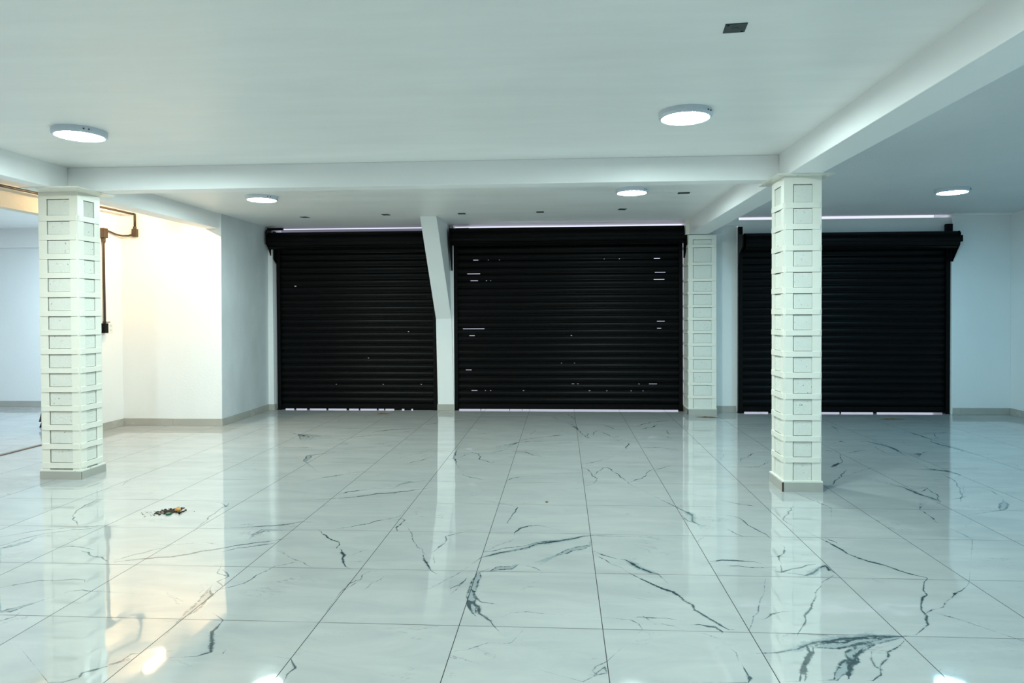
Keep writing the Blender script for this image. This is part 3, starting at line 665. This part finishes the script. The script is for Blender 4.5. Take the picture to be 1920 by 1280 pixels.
# ------------------------------------------------------------------ steel pillars
def pillar(label, x0, x1, y0, y1, zt, battens, leg, base, plate, first_panel_gap=0.0):
    cx, cy = (x0+x1)/2, (y0+y1)/2
    t = thing('steel_pillar', label, 'pillar', (cx, cy, 0))
    off = (cx, cy, 0)
    i = 0.008
    i = 0.024
    boxobj('mortar_core', 'mortar', [(x0+i, x1-i, y0+i, y1-i, 0.0, zt-0.012)], t, off)
    # mortar panels between the battens, a narrow shadow gap to the left of and above each
    zs = [(0.075, battens[0][0])] + [(a[1], b[0]) for a, b in zip(battens, battens[1:])] + [(battens[-1][1], zt-0.066)]
    pp = {}
    for za, zb in zs:
        for f in range(4):
            h = zb-za; key = (f, round(h, 3))
            if key not in pp:
                u0, u1 = (x0+leg, x1-leg) if f in (0, 3) else (y0+leg, y1-leg)
                if f in (0, 3): u0 += 0.006; u1 -= 0.0015
                else: u0 += 0.0015; u1 -= 0.006
                b_ = bmesh.new()
                D = {0: (u0, u1, y0+0.004, y0+i), 3: (u0, u1, y1-i, y1-0.004), 1: (x0+0.004, x0+i, u0, u1), 2: (x1-i, x1-0.004, u0, u1)}[f]
                bx(b_, *D, 0.0018, h-0.0055)
                pp[key] = obj('mortar_panel', b_, 'mortar', t, off, 0.0012); pp[key].location.z = za
            else:
                o = pp[key].copy(); C.objects.link(o); o.parent = t; o.location.z = za
    # corner angles
    th = 0.006
    for sx in (0, 1):
        for sy in (0, 1):
            X = x0 if sx == 0 else x1; Y = y0 if sy == 0 else y1
            dx = 1 if sx == 0 else -1; dy = 1 if sy == 0 else -1
            P = [(X, Y), (X+dx*leg, Y), (X+dx*leg, Y+dy*th), (X+dx*th, Y+dy*th), (X+dx*th, Y+dy*leg), (X, Y+dy*leg)]
            b_ = bmesh.new(); prism(b_, P, 0.02, zt-0.008, 'z'); obj('corner_angle', b_, 'steel', t, off)
    # head band
    zh = zt-0.008
    b_ = bmesh.new(); bx(b_, x0+leg*0.9, x1-leg*0.9, y0-0.0005, y0+th, zh-0.058, zh); bx(b_, x0+leg*0.9, x1-leg*0.9, y1-th, y1+0.0005, zh-0.058, zh)
    bx(b_, x0-0.0005, x0+th, y0+leg*0.9, y1-leg*0.9, zh-0.058, zh); bx(b_, x1-th, x1+0.0005, y0+leg*0.9, y1-leg*0.9, zh-0.058, zh)
    obj('head_band', b_, 'steel', t, off)
    # battens on the four faces
    e = 0.010
    protos = {}
    for (za, zb) in battens:
        for f in range(4):
            key = (f, round(zb-za, 3))
            if key not in protos:
                b_ = bmesh.new(); h = zb-za
                D = {0: (x0+e, x1-e, y0-0.006, y0+0.001), 1: (x0-0.006, x0+0.001, y0+e, y1-e), 2: (x1-0.001, x1+0.006, y0+e, y1-e), 3: (x0+e, x1-e, y1-0.001, y1+0.006)}[f]
                bx(b_, *D, 0, h)
                o = obj('batten', b_, 'steel', t, off, 0.0012); protos[key] = o
                o.location.z = za
            else:
                o = protos[key].copy(); C.objects.link(o); o.parent = t; o.location.z = za
    # skirting tiles
    bt = 0.012
    X0, X1, Y0, Y1, H = base
    boxobj('skirting_tile', 'plinth', [(X0, X1-0.003, Y0, Y0+bt, 0, H)], t, off)
    boxobj('skirting_tile', 'plinth', [(X1-bt, X1, Y0+0.003, Y1, 0, H)], t, off)
    boxobj('skirting_tile', 'plinth', [(X0, X0+bt, Y0+bt, Y1, 0, H)], t, off)
    boxobj('skirting_tile', 'plinth', [(X0+bt, X1-bt, Y1-bt, Y1, 0, H)], t, off)
    ex_ = (X1-0.003, X1, Y0, Y0+0.003) if cx < 0 else (X0-0.0008, X0+0.010, Y0-0.0008, Y0+bt-0.002)
    boxobj('skirting_edge', 'grout' if cx < 0 else 'board', [ex_+(0.001, H)], t, off)
    boxobj('skirting_cap', 'mortar', [(X0+0.002, X1-0.002, Y0+0.002, Y1-0.002, H-0.006, H+0.010)], t, off)
    if plate:
        boxobj('cap_plate', 'steel', [plate+(zt-0.008, zt)], t, off)
        for (px, py) in ((plate[0]+0.03, plate[2]+0.035), (plate[0]+0.03, plate[3]-0.06), (plate[0]+0.035, (plate[2]+plate[3])/2), (cx-0.05, plate[2]+0.03), (cx+0.06, plate[2]+0.03), (plate[1]-0.03, plate[2]+0.05), (plate[1]-0.03, cy)):
            b_ = bmesh.new(); lathe(b_, [(0, zt-0.013), (0.008, zt-0.013), (0.008, zt-0.008), (0, zt-0.008)], 8, px, py)
            obj('bolt', b_, 'steel', t, off)
    return t

lpb = [(0.086+0.1519*k, 0.129+0.1519*k) for k in range(14)]
pillar('white steel pillar on the left, beside the warmly lit recess', -3.73, -3.403, 2.36, 2.62, 2.30, lpb, 0.068, (-3.735, -3.385, 2.341, 2.63, 0.062), (-3.735, -3.27, 2.18, 2.62))
rpb = [(0.21+0.1543*k, 0.25+0.1543*k) for k in range(13)]
pillar('white steel pillar standing in front of the right black shutter', 2.05, 2.318, 2.228, 2.51, 2.30, rpb, 0.066, (2.035, 2.325, 2.206, 2.525, 0.068), (1.985, 2.385, 2.16, 2.63))
bpb = [(0.208, 0.245), (0.377, 0.414), (0.542, 0.579), (0.707, 0.744), (0.877, 0.914), (1.036, 1.073), (1.206, 1.241), (1.368, 1.401), (1.539, 1.569), (1.703, 1.738), (1.908, 1.942), (2.133, 2.168)]
pillar('white steel pillar at the back wall between the middle and right shutters', 2.05, 2.402, 5.93, 6.30, 2.30, bpb, 0.060, (2.036, 2.406, 5.908, 6.31, 0.07), None)

# ------------------------------------------------------------------ roller shutters
def shutter(label, gl, gr, yc, z_open, pitch, roll, holes, dots, broken_gap, gy0, gy1, ext):
    """gl / gr: outer x of the guides; roll = (x0, x1, axis y, axis z, radius)"""
    cx = (gl+gr)/2
    t = thing('roller_shutter', label, 'roller shutter', (cx, yc, 0))
    off = (cx, yc, 0)
    gw = 0.05
    # curtain of curved slats, bent toward the room, with real slits at some joints
    xa, xb = gl+gw*0.7, gr-gw*0.7
    z0 = z_open+0.06
    ztop = roll[3]
    n = int((ztop-z0)/pitch)+1
    prof = []
    for k in range(n):
        zb_ = z0+k*pitch
        cuts = [h for h in holes if abs(h[2]-zb_) < pitch*0.5]
        prof.append((zb_, cuts))
    b_ = bmesh.new()
    for zb_, cuts in prof:
        # groove strip (hooked joint), holes are left open here
        g0, g1 = zb_, zb_+0.011
        xs = [xa]
        for h in sorted(cuts): xs += [h[0], h[1]]
        xs.append(xb)
        hs = 0.0075
        for s in range(0, len(xs), 2):
            if xs[s+1] > xs[s]:
                v = [b_.verts.new((x, yc+0.004, z)) for x, z in ((xs[s], g0-0.001), (xs[s+1], g0-0.001), (xs[s+1], g1), (xs[s], g1))]
                b_.faces.new(v)
        for h in cuts:      # part of the groove height stays closed round the slit
            v = [b_.verts.new((x, yc+0.004, z)) for x, z in ((h[0], g0+h[3]), (h[1], g0+h[3]), (h[1], g1), (h[0], g1))]
            b_.faces.new(v)
        # convex face
        m_ = 8; ring = []
        for q in range(m_+1):
            a = q/m_; zz = g1+(pitch-0.011)*a; yy = yc+0.004-0.017*math.sin(math.pi*a)**0.7
            ring.append((b_.verts.new((xa, yy, zz)), b_.verts.new((xb, yy, zz))))
        for q in range(m_):
            f = b_.faces.new((ring[q][0], ring[q][1], ring[q+1][1], ring[q+1][0])); f.smooth = True
    o = obj('slat_curtain', b_, 'black', t, off)
    # bottom bar
    b_ = bmesh.new(); prism(b_, [(yc-0.02, z_open), (yc+0.02, z_open), (yc+0.02, z_open+0.008), (yc+0.006, z_open+0.010), (yc+0.006, z_open+0.062), (yc-0.010, z_open+0.062), (yc-0.010, z_open+0.010), (yc-0.02, z_open+0.008)], xa, xb, 'x')
    rnd = random.Random(int(cx*100))
    if broken_gap:
        for x, w in broken_gap: bx(b_, x, x+w, yc-0.012, yc+0.012, 0.0, z_open+0.002)
    obj('bottom_bar', b_, 'black2', t, off)
    # guides
    for k, (g0, g1) in enumerate(((gl, gl+gw), (gr-gw, gr))):
        b_ = bmesh.new()
        top = ext[k]
        bx(b_, g0, g1, gy0, gy0+0.004, 0, top); bx(b_, g0, g1, gy1-0.004, gy1, 0, top)
        if k == 0: bx(b_, g0, g0+0.004, gy0, gy1, 0, top)
        else: bx(b_, g1-0.004, g1, gy0, gy1, 0, top)
        bx(b_, g0-0.004, g1+0.004, gy0-0.004, gy1, 0, 0.012)
        obj('guide_rail', b_, 'black2', t, off)
    # wound roll with flat slat backs
    x0, x1, ay, az, r = roll
    b_ = bmesh.new(); pts = []
    ns = 11
    for k in range(ns):
        a0 = 2*math.pi*(k+0.18)/ns; a1 = 2*math.pi*(k+0.9)/ns
        for a, rr in ((a0, r), (a0+(a1-a0)*0.33, r*1.022), (a0+(a1-a0)*0.66, r*1.022), (a1, r), (a1+0.03, r*0.93), (2*math.pi*(k+1.14)/ns, r*0.93)):
            pts.append((ay-math.sin(a)*rr, az+math.cos(a)*rr))
    prism(b_, pts, x0+0.012, x1-0.012, 'x')
    obj('wound_roll', b_, 'black', t, off)
    return t, off

def bracket(t, off, x0, x1, outline):
    b_ = bmesh.new(); prism(b_, outline, x0, x1, 'x')
    obj('end_bracket', b_, 'black2', t, off, 0.002)

H2 = [(-0.831, -0.658, 1.826), (1.671, 1.811, 1.805), (-0.788, -0.687, 1.717), (1.657, 1.797, 1.706), (-0.893, -0.604, 1.093), (1.70, 1.754, 1.071),
      (-0.807, -0.735, 0.985), (1.698, 1.80, 1.177), (-0.75, -0.68, 2.01), (1.66, 1.74, 2.0), (0.567, 0.603, 0.347), (0.64, 0.66, 0.347), (1.45, 1.47, 0.347), (1.591, 1.697, 0.347), (-0.782, -0.703, 0.258), (-0.60, -0.587, 0.258),
      (-0.53, -0.515, 0.258), (-0.09, -0.07, 0.258), (0.794, 0.815, 0.247), (1.028, 1.042, 0.247), (1.35, 1.365, 0.247), (1.507, 1.52, 0.247), (-0.86, -0.78, 0.546), (0.426, 0.44, 0.611), (0.60, 0.611, 0.611), (0.556, 0.575, 0.981),
      (-0.55, -0.54, 2.01), (-0.40, -0.39, 2.01), (1.0, 1.01, 2.01), (1.2, 1.212, 2.01), (-0.58, -0.565, 1.717), (-0.52, -0.51, 1.717)]
H2 = [(a, b, z, 0.0055 if b-a > 0.06 else 0.004) for a, b, z in H2]
H1 = [(-3.215, -3.19, 1.714, .006), (-1.648, -1.632, 1.074, .005), (-2.20, -2.188, 0.691, .005), (-2.65, -2.638, 0.319, .004), (-1.476, -1.46, 0.314, .005), (-1.999, -1.985, 0.371, .004)]
gaps1 = [(-3.40, 0.04), (-3.23, 0.02), (-3.05, 0.03), (-2.78, 0.02), (-2.5, 0.03), (-2.33, 0.015), (-2.08, 0.02), (-1.98, 0.012), (-1.84, 0.10), (-1.70, 0.09), (-1.58, 0.3)]
t, off = shutter('black roller shutter on the left, beside the grey recess wall', -3.452, -1.245, 6.25, 0.016, 0.0895, (-3.50, -1.262, 6.12, 2.296, 0.112), H1, None, gaps1, 6.215, 6.285, (2.36, 2.36))
bracket(t, off, -3.505, -3.49, [(6.0, 2.25), (6.0, 2.40), (6.03, 2.44), (6.14, 2.44), (6.145, 2.10), (6.10, 2.17), (6.05, 2.22)])
bracket(t, off, -3.46, -3.445, [(6.14, 2.05), (6.14, 2.43), (6.21, 2.43), (6.21, 2.0)])
boxobj('box_fixing', 'black2', [(-3.49, -3.28, 6.02, 6.06, 2.43, 2.46)], t, off)

t, off = shutter('widest black roller shutter in the middle, lit slits between its slats', -1.010, 2.032, 6.25, 0.018, 0.0925, (-1.030, 2.045, 6.11, 2.322, 0.112), H2, None, [(-0.66, 0.006), (-0.27, 0.005), (-0.1, 0.004)], 6.215, 6.285, (2.36, 2.36))
bracket(t, off, -1.034, -1.020, [(6.02, 2.20), (5.995, 2.28), (5.995, 2.36), (6.02, 2.43), (6.20, 2.43), (6.20, 1.88), (6.17, 1.88), (6.10, 2.05)])
bracket(t, off, 2.034, 2.048, [(5.995, 2.20), (5.99, 2.28), (5.99, 2.36), (6.02, 2.40), (6.20, 2.43), (6.20, 2.02), (6.17, 2.02)])

t, off = shutter('black roller shutter on the right, behind the nearest white pillar', 2.715, 5.345, 6.095, 0.018, 0.0925, (2.74, 5.345, 5.945, 2.195, 0.108), [], None, [(3.1, 0.25), (2.74, 0.05), (4.0, 0.012), (4.42, 0.035)], 6.06, 6.13, (2.405, 2.33))
bracket(t, off, 2.705, 2.722, [(5.99, 2.06), (5.85, 2.13), (5.845, 2.27), (5.99, 2.30), (6.055, 2.38), (6.055, 1.85)])
bracket(t, off, 5.340, 5.352, [(6.02, 1.93), (5.86, 2.13), (5.845, 2.27), (5.87, 2.30), (6.02, 2.30)])
boxobj('bracket_flange', 'black2', [(5.315, 5.352, 6.012, 6.028, 1.93, 2.30)], t, off)
boxobj('spring_housing', 'black2', [(5.352, 5.385, 5.86, 5.96, 2.165, 2.245)], t, off, 0.004)
boxobj('fixing_post', 'black2', [(5.262, 5.335, 5.99, 6.05, 2.29, 2.40)], t, off, 0.002)

# ------------------------------------------------------------------ ceiling lamps
def ceiling_lamp(label, loc, mat, group='round ceiling lamps'):
    t = thing('ceiling_lamp', label, 'ceiling lamp', loc, group)
    b_ = bmesh.new()
    lathe(b_, [(0.0, 0.0), (0.155, 0.0), (0.1555, -0.026), (0.150, -0.037), (0.143, -0.040), (0.137, -0.039), (0.134, -0.034)], 56)
    obj('lamp_housing', b_, 'lamp_body', t, smooth=True).data.shade_flat()
    b_ = bmesh.new(); lathe(b_, [(0.0, -0.040), (0.11, -0.0395), (0.130, -0.038), (0.136, -0.035)], 40)
    obj('diffuser', b_, mat, t)
    for a in (-0.62, -0.80):
        b_ = bmesh.new(); lathe(b_, [(0, -0.016), (0.0045, -0.0155), (0.005, -0.022), (0, -0.0235)], 8, 0.1565*math.cos(a), 0.1565*math.sin(a))
        obj('side_screw', b_, 'plate', t)
    return t
l0 = ceiling_lamp('round white ceiling lamp nearest the left pillar', (-2.625, 1.345, ZM), 'led')
copy_tree(l0, (1.165, 1.24, ZM), 'round white ceiling lamp, the largest in view, right of centre')
copy_tree(l0, (-2.55, 3.80, ZM), 'small round ceiling lamp in front of the left shutter')
copy_tree(l0, (1.11, 3.72, ZM), 'small round ceiling lamp in front of the middle shutter')
copy_tree(l0, (-2.6, -1.2, ZM), 'round ceiling lamp in the bay near the viewer, left side')
copy_tree(l0, (1.15, -1.3, ZM), 'round ceiling lamp in the bay near the viewer, right side')
l1 = ceiling_lamp('round ceiling lamp on the grey textured ceiling at the right', (4.35, 4.24, ZR), 'ledb')
copy_tree(l1, (4.35, 0.9, ZR), 'round ceiling lamp of the right bay beyond the frame')
copy_tree(l1, (4.35, -2.6, ZR), 'round ceiling lamp of the right bay behind the viewer')
l2 = ceiling_lamp('ceiling lamp of the side room peeping past the left pillar', (-5.74, 5.2, ZL), 'ledc')
copy_tree(l2, (-6.6, 1.2, ZL), 'ceiling lamp of the side room beyond the frame')

t = thing('warm_tube_lamp', 'second warm lamp in the left bay, beyond the frame', 'lamp', (-4.2, -0.6, 2.54))
boxobj('lamp_base', 'plug', [(-0.022, 0.022, -0.20, 0.20, -0.03, 0.0)], t, None, 0.003)
b_ = bmesh.new(); tube(b_, [(0, -0.17, -0.05), (0, 0.17, -0.05)], 0.014, 12); obj('tube', b_, 'tube', t, smooth=True)
# warm tube in the recess, hidden behind the beam, seen in the floor's reflection
t = thing('warm_tube_lamp', 'warm lamp behind the left beam, seen mirrored in the floor', 'lamp', (-4.05, 4.28, 2.54))
boxobj('lamp_base', 'plug', [(-0.022, 0.022, -0.20, 0.20, -0.03, 0.0)], t, None, 0.003)
b_ = bmesh.new(); tube(b_, [(0, -0.17, -0.05), (0, 0.17, -0.05)], 0.016, 12); obj('tube', b_, 'tube', t, smooth=True)
for ya in (-0.19, 0.17): boxobj('tube_holder', 'plug', [(-0.018, 0.018, ya, ya+0.02, -0.07, -0.03)], t)

# ------------------------------------------------------------------ cover plates on the ceiling
def cover(label, x, y, w, d, rot=0.0):
    t = thing('cover_plate', label, 'cover plate', (x, y, ZM), 'dark cover plates on the ceiling'); t.rotation_euler[2] = rot
    b_ = bmesh.new(); bx(b_, -w/2, w/2, -d/2, d/2, -0.004, 0.0); obj('plate', b_, 'plate', t, None, 0.001)
    for sx, sy in ((-0.36, -0.40), (0.36, 0.38)):
        b_ = bmesh.new(); lathe(b_, [(0, -0.0065), (0.004, -0.006), (0.005, -0.004), (0, -0.004)], 8, sx*w, sy*d)
        obj('screw', b_, 'black2', t)
    b_ = bmesh.new()
    for k in range(8):
        a0 = math.pi*(1.15+0.7*k/8); a1 = math.pi*(1.15+0.7*(k+1)/8)
        vs = [b_.verts.new((0.016*math.cos(a)*s, 0.016*math.sin(a)*s+0.004, -0.0045)) for a, s in ((a0, 1), (a1, 1), (a1, 0.8), (a0, 0.8))]
        b_.faces.new(vs)
    obj('knockout', b_, 'black2', t)
    return t
cover('dark square metal cover plate on the ceiling, nearest and largest', 1.155, 0.062, 0.088, 0.088, -0.10)
cover('small dark cover plate on the ceiling just right of the lamp before the middle shutter', 1.642, 3.964, 0.115, 0.085, -0.1)
for lab, x, y, r in (('small dark ceiling plate before the left half of the left shutter', -2.675, 5.25, -0.3), ('small dark ceiling plate just left of the leaning buttress', -1.645, 5.13, -0.1),
                     ('small dark ceiling plate just right of the leaning buttress', -0.735, 5.13, 0.0), ('small dark ceiling plate before the centre of the middle shutter', 0.19, 5.09, 0.0),
                     ('small dark ceiling plate before the right half of the middle shutter', 1.13, 4.96, 0.2)):
    cover(lab, x, y, 0.088, 0.085, r)

# ------------------------------------------------------------------ conduit and boxes on the recess walls
t = thing('electrical_conduit', 'black conduit running under the beam and down the warmly lit wall', 'conduit', (-4.57, 4.86, 2.25))
off = (-4.57, 4.86, 2.25)
b_ = bmesh.new(); tube(b_, [(-4.62, -4.8, 2.480), (-4.61, 2.9, 2.480), (-4.565, 4.842, 2.488)], 0.0125); tube(b_, [(-4.565, 4.83, 2.492), (-4.565, 4.862, 2.488), (-4.566, 4.864, 2.47), (-4.566, 4.864, 2.33)], 0.013)
obj('pipe', b_, 'pipe', t, off, smooth=True)
b_ = bmesh.new(); lathe(b_, [(0, 2.35), (0.014, 2.35), (0.02, 2.335), (0.02, 2.322), (0.014, 2.318), (0, 2.318)], 12, -4.566, 4.862); bx(b_, -4.592, -4.538, 4.835, 4.884, 2.225, 2.318)
obj('junction_box', b_, 'pipe', t, off, 0.004)
cp = [(-4.585, 4.855, 2.252), (-4.64, 4.85, 2.238), (-4.70, 4.83, 2.236), (-4.725, 4.76, 2.243), (-4.728, 4.66, 2.262), (-4.73, 4.575, 2.275)]
b_ = bmesh.new(); tube(b_, cp, 0.0105); obj('flexible_pipe', b_, 'pipe', t, off, smooth=True)
b_ = bmesh.new(); lathe(b_, [(0, 2.12), (0.015, 2.12), (0.02, 2.135), (0.022, 2.18), (0, 2.18)], 12, -4.726, 4.545); bx(b_, -4.749, -4.70, 4.515, 4.585, 2.18, 2.29)
obj('junction_box', b_, 'pipe', t, off, 0.004)
b_ = bmesh.new(); tube(b_, [(-4.728, 4.545, 2.13), (-4.730, 4.548, 1.7), (-4.730, 4.552, 1.215)], 0.0125); bx(b_, -4.75, -4.70, 4.54, 4.60, 1.222, 1.232)
obj('pipe', b_, 'pipe', t, off, smooth=False)
boxobj('outlet_box', 'black2', [(-4.75, -4.70, 4.50, 4.57, 1.105, 1.215)], t, off, 0.003)
t = thing('wall_socket', 'white wall socket plate beside the black box on the left wall', 'wall socket', (-4.75, 4.67, 1.16))
boxobj('socket_plate', 'plug', [(0.0, 0.006, -0.04, 0.04, -0.06, 0.06)], t, None, 0.002)
for za in (0.01, -0.04): boxobj('socket_outlet', 'lamp_body', [(0.006, 0.009, -0.018, 0.018, za, za+0.03)], t, None, 0.001)

# dark board leaning in the side room, mostly behind the pillar
t = thing('leaning_board', 'dark brown board on its foot in the side room, peeping out behind the left pillar', 'board', (-5.62, 4.75, 0))
b_ = bmesh.new(); prism(b_, [(-0.065, 0.06), (0.30, 0.06), (0.30, 0.22), (-0.02, 0.22)], -0.012, 0.012, 'y'); obj('panel', b_, 'board', t)
b_ = bmesh.new(); prism(b_, [(-0.045, 0.0), (0.28, 0.0), (0.28, 0.06), (-0.02, 0.06)], -0.03, 0.03, 'y'); obj('foot', b_, 'black2', t)

# ------------------------------------------------------------------ litter on the floor
def crumbs(name, mat, cx, cy, rx, ry, n, smin, smax, seed, rot=0.0):
    rnd = random.Random(seed); b_ = bmesh.new()
    for k in range(n):
        r = abs(rnd.gauss(0, 0.5)); a = rnd.uniform(0, 6.283)
        px = rx*r*math.cos(a); py = ry*r*math.sin(a)
        x = cx+px*math.cos(rot)-py*math.sin(rot); y = cy+px*math.sin(rot)+py*math.cos(rot)
        s = rnd.uniform(smin, smax)
        mtx = Matrix.Translation((x, y, s*0.35)) @ Matrix.Rotation(rnd.uniform(0, 3), 4, 'Z') @ Matrix.Diagonal((s*rnd.uniform(0.7, 1.6), s, s*0.5, 1))
        bmesh.ops.create_icosphere(b_, subdivisions=1, radius=1.0, matrix=mtx)
    return obj(name, b_, mat)
o = crumbs('dirt_heap', 'soot', -2.165, 1.535, 0.085, 0.075, 260, 0.0022, 0.0095, 3, 0.5); tag(o, 'dark brown heap of dirt on the left of the marble floor', 'dirt', kind='stuff'); heap = o
o = crumbs('dust', 'soot2', -2.19, 1.50, 0.15, 0.08, 260, 0.001, 0.004, 4, 0.25); o.parent = heap; o['kind'] = 'stuff'
b_ = bmesh.new(); lathe(b_, [(0, 0.022), (0.010, 0.021), (0.018, 0.015), (0.020, 0.006), (0.018, 0.001), (0, 0.001)], 14, -2.128, 1.545)
for v in b_.verts: v.co.z *= 1+0.25*math.sin(v.co.x*300)
tag(obj('orange_scrap', b_, 'orange', smooth=True), 'crumpled orange scrap on the dirt heap', 'scrap')
b_ = bmesh.new(); lathe(b_, [(0, 0.013), (0.012, 0.0125), (0.0175, 0.009), (0.0185, 0.002), (0.017, 0.0), (0, 0.0)], 20, -2.142, 1.462)
tag(obj('bottle_cap', b_, 'green', smooth=True), 'dark green bottle cap in front of the dirt heap', 'bottle cap')
b_ = bmesh.new(); bmesh.ops.create_icosphere(b_, subdivisions=2, radius=0.0075, matrix=Matrix.Translation((-2.078, 1.478, 0.0072)))
tag(obj('black_pellet', b_, 'black2', smooth=True), 'tiny black pellet right of the green bottle cap', 'pellet')
def leaf(label, x, y, L_, w, h, rot, seed, mat='leaf'):
    rnd = random.Random(seed); b_ = bmesh.new(); n = 9; rows = []
    for k in range(n):
        t_ = k/(n-1); ww = w*math.sin(math.pi*min(1, max(0.03, t_)))**0.6*rnd.uniform(0.7, 1.2)
        px = (t_-0.5)*L_; hz = h*math.sin(math.pi*t_)*rnd.uniform(0.6, 1.3)+0.001
        rows.append([b_.verts.new((px, -ww/2, 0.0005)), b_.verts.new((px+0.003, -ww*0.1, hz)), b_.verts.new((px, ww/2, 0.0005))])
    for A_, B_ in zip(rows, rows[1:]):
        b_.faces.new((A_[0], B_[0], B_[1], A_[1])); b_.faces.new((A_[1], B_[1], B_[2], A_[2])); b_.faces.new((A_[0], A_[2], B_[2], B_[0]))
    o = obj('dry_leaf', b_, mat); o.location = (x, y, 0); o.rotation_euler[2] = rot
    return tag(o, label, 'leaf')
leaf('brown dry leaf on the floor in front of the left shutter', -1.90, 5.88, 0.16, 0.09, 0.012, 0.1, 1)
leaf('long brown dry leaf on the floor in front of the right shutter', 4.42, 5.62, 0.34, 0.07, 0.012, 0.05, 2)
leaf('brown dry leaf at the foot of the rear pillar', 2.24, 5.71, 0.28, 0.05, 0.012, -0.15, 3)
b_ = bmesh.new(); prism(b_, [(0.317, 1.872), (0.337, 1.872), (0.333, 1.852), (0.326, 1.842), (0.321, 1.853)], 0.0, 0.004, 'z')
tag(obj('wood_chip', b_, 'soot2'), 'single small brown chip on the floor before the middle shutter', 'chip')
